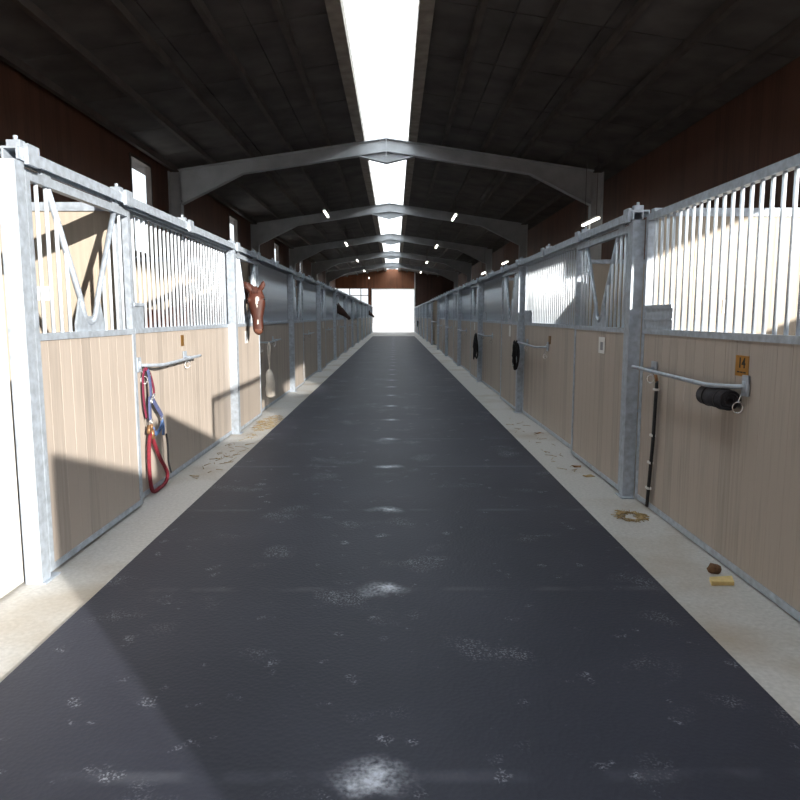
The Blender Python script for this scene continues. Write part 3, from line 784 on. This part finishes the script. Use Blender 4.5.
# ------------------------------------------------------------------ horses
def horse(label, base, fwd, poll, hd, hn, coat, mane, star, neck_mid, gate, voxel=.02):
    """one continuous voxel-merged body; base = ground point under the chest, fwd = body direction (unit, horizontal)"""
    base = Vector(base); F = Vector(fwd).normalized(); Lt = Vector((-F.y, F.x, 0)); Z = Vector((0, 0, 1))
    def W(f, l, z): return base + F * f + Lt * l + Z * z
    bm = BM()
    def sweep(pts):                                             # (centre, width, height, axis)
        rings = []
        for i, (c, w, h) in enumerate(pts):
            t = (pts[min(i + 1, len(pts) - 1)][0] - pts[max(i - 1, 0)][0]).normalized()
            sd = t.cross(Z)
            if sd.length < .35: sd = Lt.copy()
            sd.normalize(); u = sd.cross(t).normalized()
            rings.append([c + sd * (w * math.cos(k * PI / 8)) + u * (h * math.sin(k * PI / 8)) for k in range(16)])
        loft(bm, rings)
    sweep([(W(.08, 0, 1.12), .10, .14), (W(0, 0, 1.12), .2, .25), (W(-.25, 0, 1.15), .26, .33), (W(-.6, 0, 1.14), .3, .35), (W(-1., 0, 1.13), .31, .34), (W(-1.35, 0, 1.18), .29, .31), (W(-1.65, 0, 1.22), .26, .27), (W(-1.85, 0, 1.2), .13, .15)])
    hd = Vector(hd).normalized(); hn = (Vector(hn) - hd * Vector(hn).dot(hd)).normalized(); hx_ = hd.cross(hn); poll = Vector(poll)
    TS = .88
    H = lambda x, t, z: poll + hx_ * x + hd * (t * TS) + hn * z
    nm = Vector(neck_mid)
    pth = smooth_path([W(-.25, 0, 1.2), W(-.02, 0, 1.3), nm, Vector(gate), H(0, .09, -.09), H(0, .06, -.03)], 4)
    m_ = len(pth) - 1
    cw, ch = (.2, .2, .14, .092, .082, .06), (.33, .3, .215, .132, .11, .08)
    def nr(q, tab):
        q = min(max(q, 0), 1) * 5; j = min(int(q), 4); return tab[j] + (tab[j + 1] - tab[j]) * (q - j)
    sweep([(p, nr(k / m_, cw), nr(k / m_, ch)) for k, p in enumerate(pth)])
    for s in (-1, 1):
        sweep([(W(-.22, s * .15, 1.1), .09, .12), (W(-.2, s * .17, .9), .085, .1), (W(-.2, s * .17, .72), .065, .08), (W(-.2, s * .17, .5), .05, .055), (W(-.21, s * .17, .3), .035, .04), (W(-.2, s * .17, .14), .043, .045), (W(-.17, s * .17, .06), .05, .055), (W(-.16, s * .17, .0), .06, .065)])
        sweep([(W(-1.45, s * .14, 1.2), .14, .2), (W(-1.4, s * .17, .98), .12, .17), (W(-1.45, s * .18, .78), .085, .11), (W(-1.62, s * .18, .57), .05, .065), (W(-1.62, s * .18, .45), .042, .05), (W(-1.58, s * .18, .28), .036, .04), (W(-1.56, s * .18, .14), .043, .045), (W(-1.52, s * .18, .06), .05, .055), (W(-1.51, s * .18, .0), .06, .065)])
    # head: rings along the face
    rings = []
    for t, w, up, dn in ((-.07, .05, .03, .06), (-.03, .078, .055, .10), (.05, .098, .07, .14), (.13, .108, .075, .165), (.2, .102, .072, .165), (.28, .085, .066, .135), (.36, .068, .06, .1), (.44, .064, .056, .08), (.51, .066, .054, .07), (.56, .062, .048, .062), (.595, .045, .034, .05), (.61, .025, .018, .03)):
        rg = []
        for k in range(20):
            th = 2 * PI * k / 20; cx, sz = math.cos(th), math.sin(th)
            px = math.copysign(abs(cx) ** .8, cx) * w; pz = (math.copysign(abs(sz) ** .85, sz)) * (up if sz > 0 else dn)
            rg.append(H(px, t, pz))
        rings.append(rg)
    loft(bm, rings)
    for s in (-1, 1):
        def ell(c, r1, r2, r3):
            b2 = bmesh.ops.create_icosphere(bm, subdivisions=2, radius=1)['verts']
            for v in b2: v.co = H(c[0] + v.co.x * r1, c[1] + v.co.y * r2, c[2] + v.co.z * r3)
        ell((s * .088, .12, .045), .028, .04, .028)             # brow
        ell((s * .04, .555, .02), .024, .03, .026)              # nostril rim
        # ears: tapered, slightly turned out
        e0 = Vector((s * .066, -.01, .04)); tip = Vector((s * .115, -.145, .08))
        rg = []
        for q, w in ((0, .026), (.25, .042), (.5, .042), (.75, .028), (1, .006)):
            c = e0.lerp(tip, q); rg.append([H(c.x + w * math.cos(k * PI / 5), c.y + .3 * w * math.sin(k * PI / 5), c.z + w * .5 * math.sin(k * PI / 5)) for k in range(10)])
        loft(bm, rg)
    ell((0, .585, -.045), .036, .03, .026)                      # lower lip
    bmesh.ops.recalc_face_normals(bm, faces=bm.faces)
    me = bpy.data.meshes.new('horse_src'); bm.to_mesh(me); bm.free()
    src = bpy.data.objects.new('horse_src', me); COL.objects.link(src)
    rm = src.modifiers.new('r', 'REMESH'); rm.mode = 'VOXEL'; rm.voxel_size = voxel; rm.use_smooth_shade = True
    sm = src.modifiers.new('s', 'SMOOTH'); sm.factor = .5; sm.iterations = 4
    bpy.context.view_layer.update()
    nme = bpy.data.meshes.new_from_object(src.evaluated_get(bpy.context.evaluated_depsgraph_get()))
    COL.objects.unlink(src); bpy.data.objects.remove(src)
    nme.name = 'horse'; nme.transform(Matrix.Translation(-base))
    nme.materials.clear()
    for m in (coat, M['star'], M['pink'], mane): nme.materials.append(m)
    att = nme.attributes.new('marking', 'FLOAT', 'POINT')
    for v in nme.vertices:
        c = v.co + base - poll; x, t, z = c.dot(hx_), c.dot(hd) / TS, c.dot(hn); f = 0.
        if star and z > .02:
            for cx, ct, rx, rt in ((-.016, .125, .021, .034), (-.008, .165, .016, .03), (-.006, .2, .007, .05), (-.004, .45, .010, .032)):
                f = max(f, min(1, max(0, 2.2 * (1 - ((x - cx) / rx) ** 2 - ((t - ct) / rt) ** 2) + .5)))
        att.data[v.index].value = f
    for p in nme.polygons:
        p.use_smooth = True
        c = p.center + base - poll; x, t, z = c.dot(hx_), c.dot(hd) / TS, c.dot(hn)
        if t > .55 and star: p.material_index = 2
        if (c + poll).z < .07: p.material_index = 3
    t = bpy.data.objects.new('horse', nme); t.location = base; link(t); tag(t, label, 'horse')
    for s in (-1, 1):
        bm = BM(); bmesh.ops.create_icosphere(bm, subdivisions=2, radius=.018)
        for f in bm.faces: f.smooth = True
        obj('eye', bm, M['eye'], t, loc=H(s * .098, .125, .05) - base)
        bm = BM(); bmesh.ops.create_icosphere(bm, subdivisions=2, radius=1)
        for v in bm.verts: v.co = hx_ * v.co.x * .008 + hd * v.co.y * .014 + hn * v.co.z * .01
        obj('nostril', bm, M['eye'], t, loc=H(s * .05, .56, .034) - base)
    bm = BM()
    for k in range(30):                                         # mane locks lie along one side of the crest
        i = 5 + k * (m_ - 7) / 30; j = int(i); p = pth[j].lerp(pth[min(j + 1, m_)], i - j)
        q = i / m_; hgt = nr(q, ch); w = nr(q, cw)
        sd = (pth[min(j + 1, m_)] - pth[j - 1]).normalized().cross(Z).normalized()
        lock = [p + sd * ((w + .004) * math.sin(a)) + Z * ((hgt + .004) * math.cos(a)) for a in (0, .4, .8, 1.2, 1.5)]
        tube(bm, lock, [.03, .03, .026, .018, .005], 6, r2=[.012, .012, .01, .007, .003])
    obj('mane', bm, mane, t, loc=-base)
    bm = BM()
    for k in range(5):
        x = (k - 2) * .013; tube(bm, [H(x * .6, -.07, .04), H(x, -.03, .058), H(x * 1.3, .01, .066), H(x * 1.2 + .006, .045, .07)], [.014, .011, .008, .002], 6)
    obj('forelock', bm, mane, t, loc=-base)
    bm = BM(); tube(bm, smooth_path([W(-1.82, 0, 1.25), W(-1.98, 0, 1.1), W(-2.0, 0, .8), W(-1.98, 0, .45)]), [.03] * 4 + [.05] * 5 + [.05] * 3 + [.02], 8); obj('tail', bm, mane, t, loc=-base)
    return t
horse('chestnut horse with white star looking out of a left stall towards the camera', (-2.62, 9.0, 0), (1, 0, 0),
      (-1.735, 8.62, 1.69), (.10, -.28, -.93), (.10, -.93, .30), M['coat1'], M['mane1'], True, (-2.22, 8.94, 1.56), (-1.9, 8.80, 1.69), .013)
yb = A0 + AP * 4 + .75
horse('dark bay horse leaning its head out of a left stall midway down the aisle', (-2.75, yb, 0), (1, 0, 0),
      (-1.82, yb, 1.69), (.68, .05, -.72), (.72, 0, .68), M['coat2'], M['mane2'], False, (-2.25, yb, 1.55), (-1.93, yb, 1.66), .016)
yb = A0 + AP * 10 + .75
horse('dark horse whose muzzle shows far down the left row near the bright doorway', (-2.75, yb, 0), (1, 0, 0),
      (-1.82, yb, 1.69), (.68, .05, -.72), (.72, 0, .68), M['coat2'], M['mane2'], False, (-2.25, yb, 1.55), (-1.93, yb, 1.66), .02)

# ------------------------------------------------------------------ light, camera
w = bpy.data.worlds.new('sky'); S.world = w; w.use_nodes = True
nt = w.node_tree; bg = nt.nodes['Background']
tc = nt.nodes.new('ShaderNodeTexCoord'); sp = nt.nodes.new('ShaderNodeSeparateXYZ'); nt.links.new(tc.outputs['Generated'], sp.inputs[0])
cr = nt.nodes.new('ShaderNodeValToRGB'); nt.links.new(sp.outputs[2], cr.inputs[0])
cr.color_ramp.elements[0].position = .0; cr.color_ramp.elements[0].color = (1, 1, 1, 1)
cr.color_ramp.elements[1].position = .8; cr.color_ramp.elements[1].color = (3.2, 3.3, 3.45, 1)
nt.links.new(cr.outputs[0], bg.inputs['Color']); bg.inputs['Strength'].default_value = 1.15
sl = bpy.data.lights.new('sun', 'SUN'); sl.energy = 7.4; sl.angle = math.radians(.6); sl.color = (1, .95, .88)
so = bpy.data.objects.new('sun', sl); link(so); so.location = (20, -25, 15)
so.rotation_euler = Vector((-1, 1.33, -.42)).to_track_quat('-Z', 'Y').to_euler()

cam = bpy.data.cameras.new('camera'); co = bpy.data.objects.new('camera', cam); link(co)
co.location = (0, 0, 1.4); cam.sensor_width = 36; cam.lens = 36 * 680 / 800; cam.clip_start = .05; cam.clip_end = 400
co.rotation_euler = (PI / 2 - math.atan(84 / 680), 0, -math.atan(5.5 / 680))
S.camera = co
S.view_settings.view_transform = 'Standard'; S.view_settings.look = 'None'; S.view_settings.gamma = 1; S.view_settings.use_curve_mapping = False
S.view_settings.exposure = .27
S.cycles.use_denoising = True
S.cycles.max_bounces = 10; S.cycles.diffuse_bounces = 6; S.cycles.transparent_max_bounces = 16
S.cycles.sample_clamp_indirect = 6
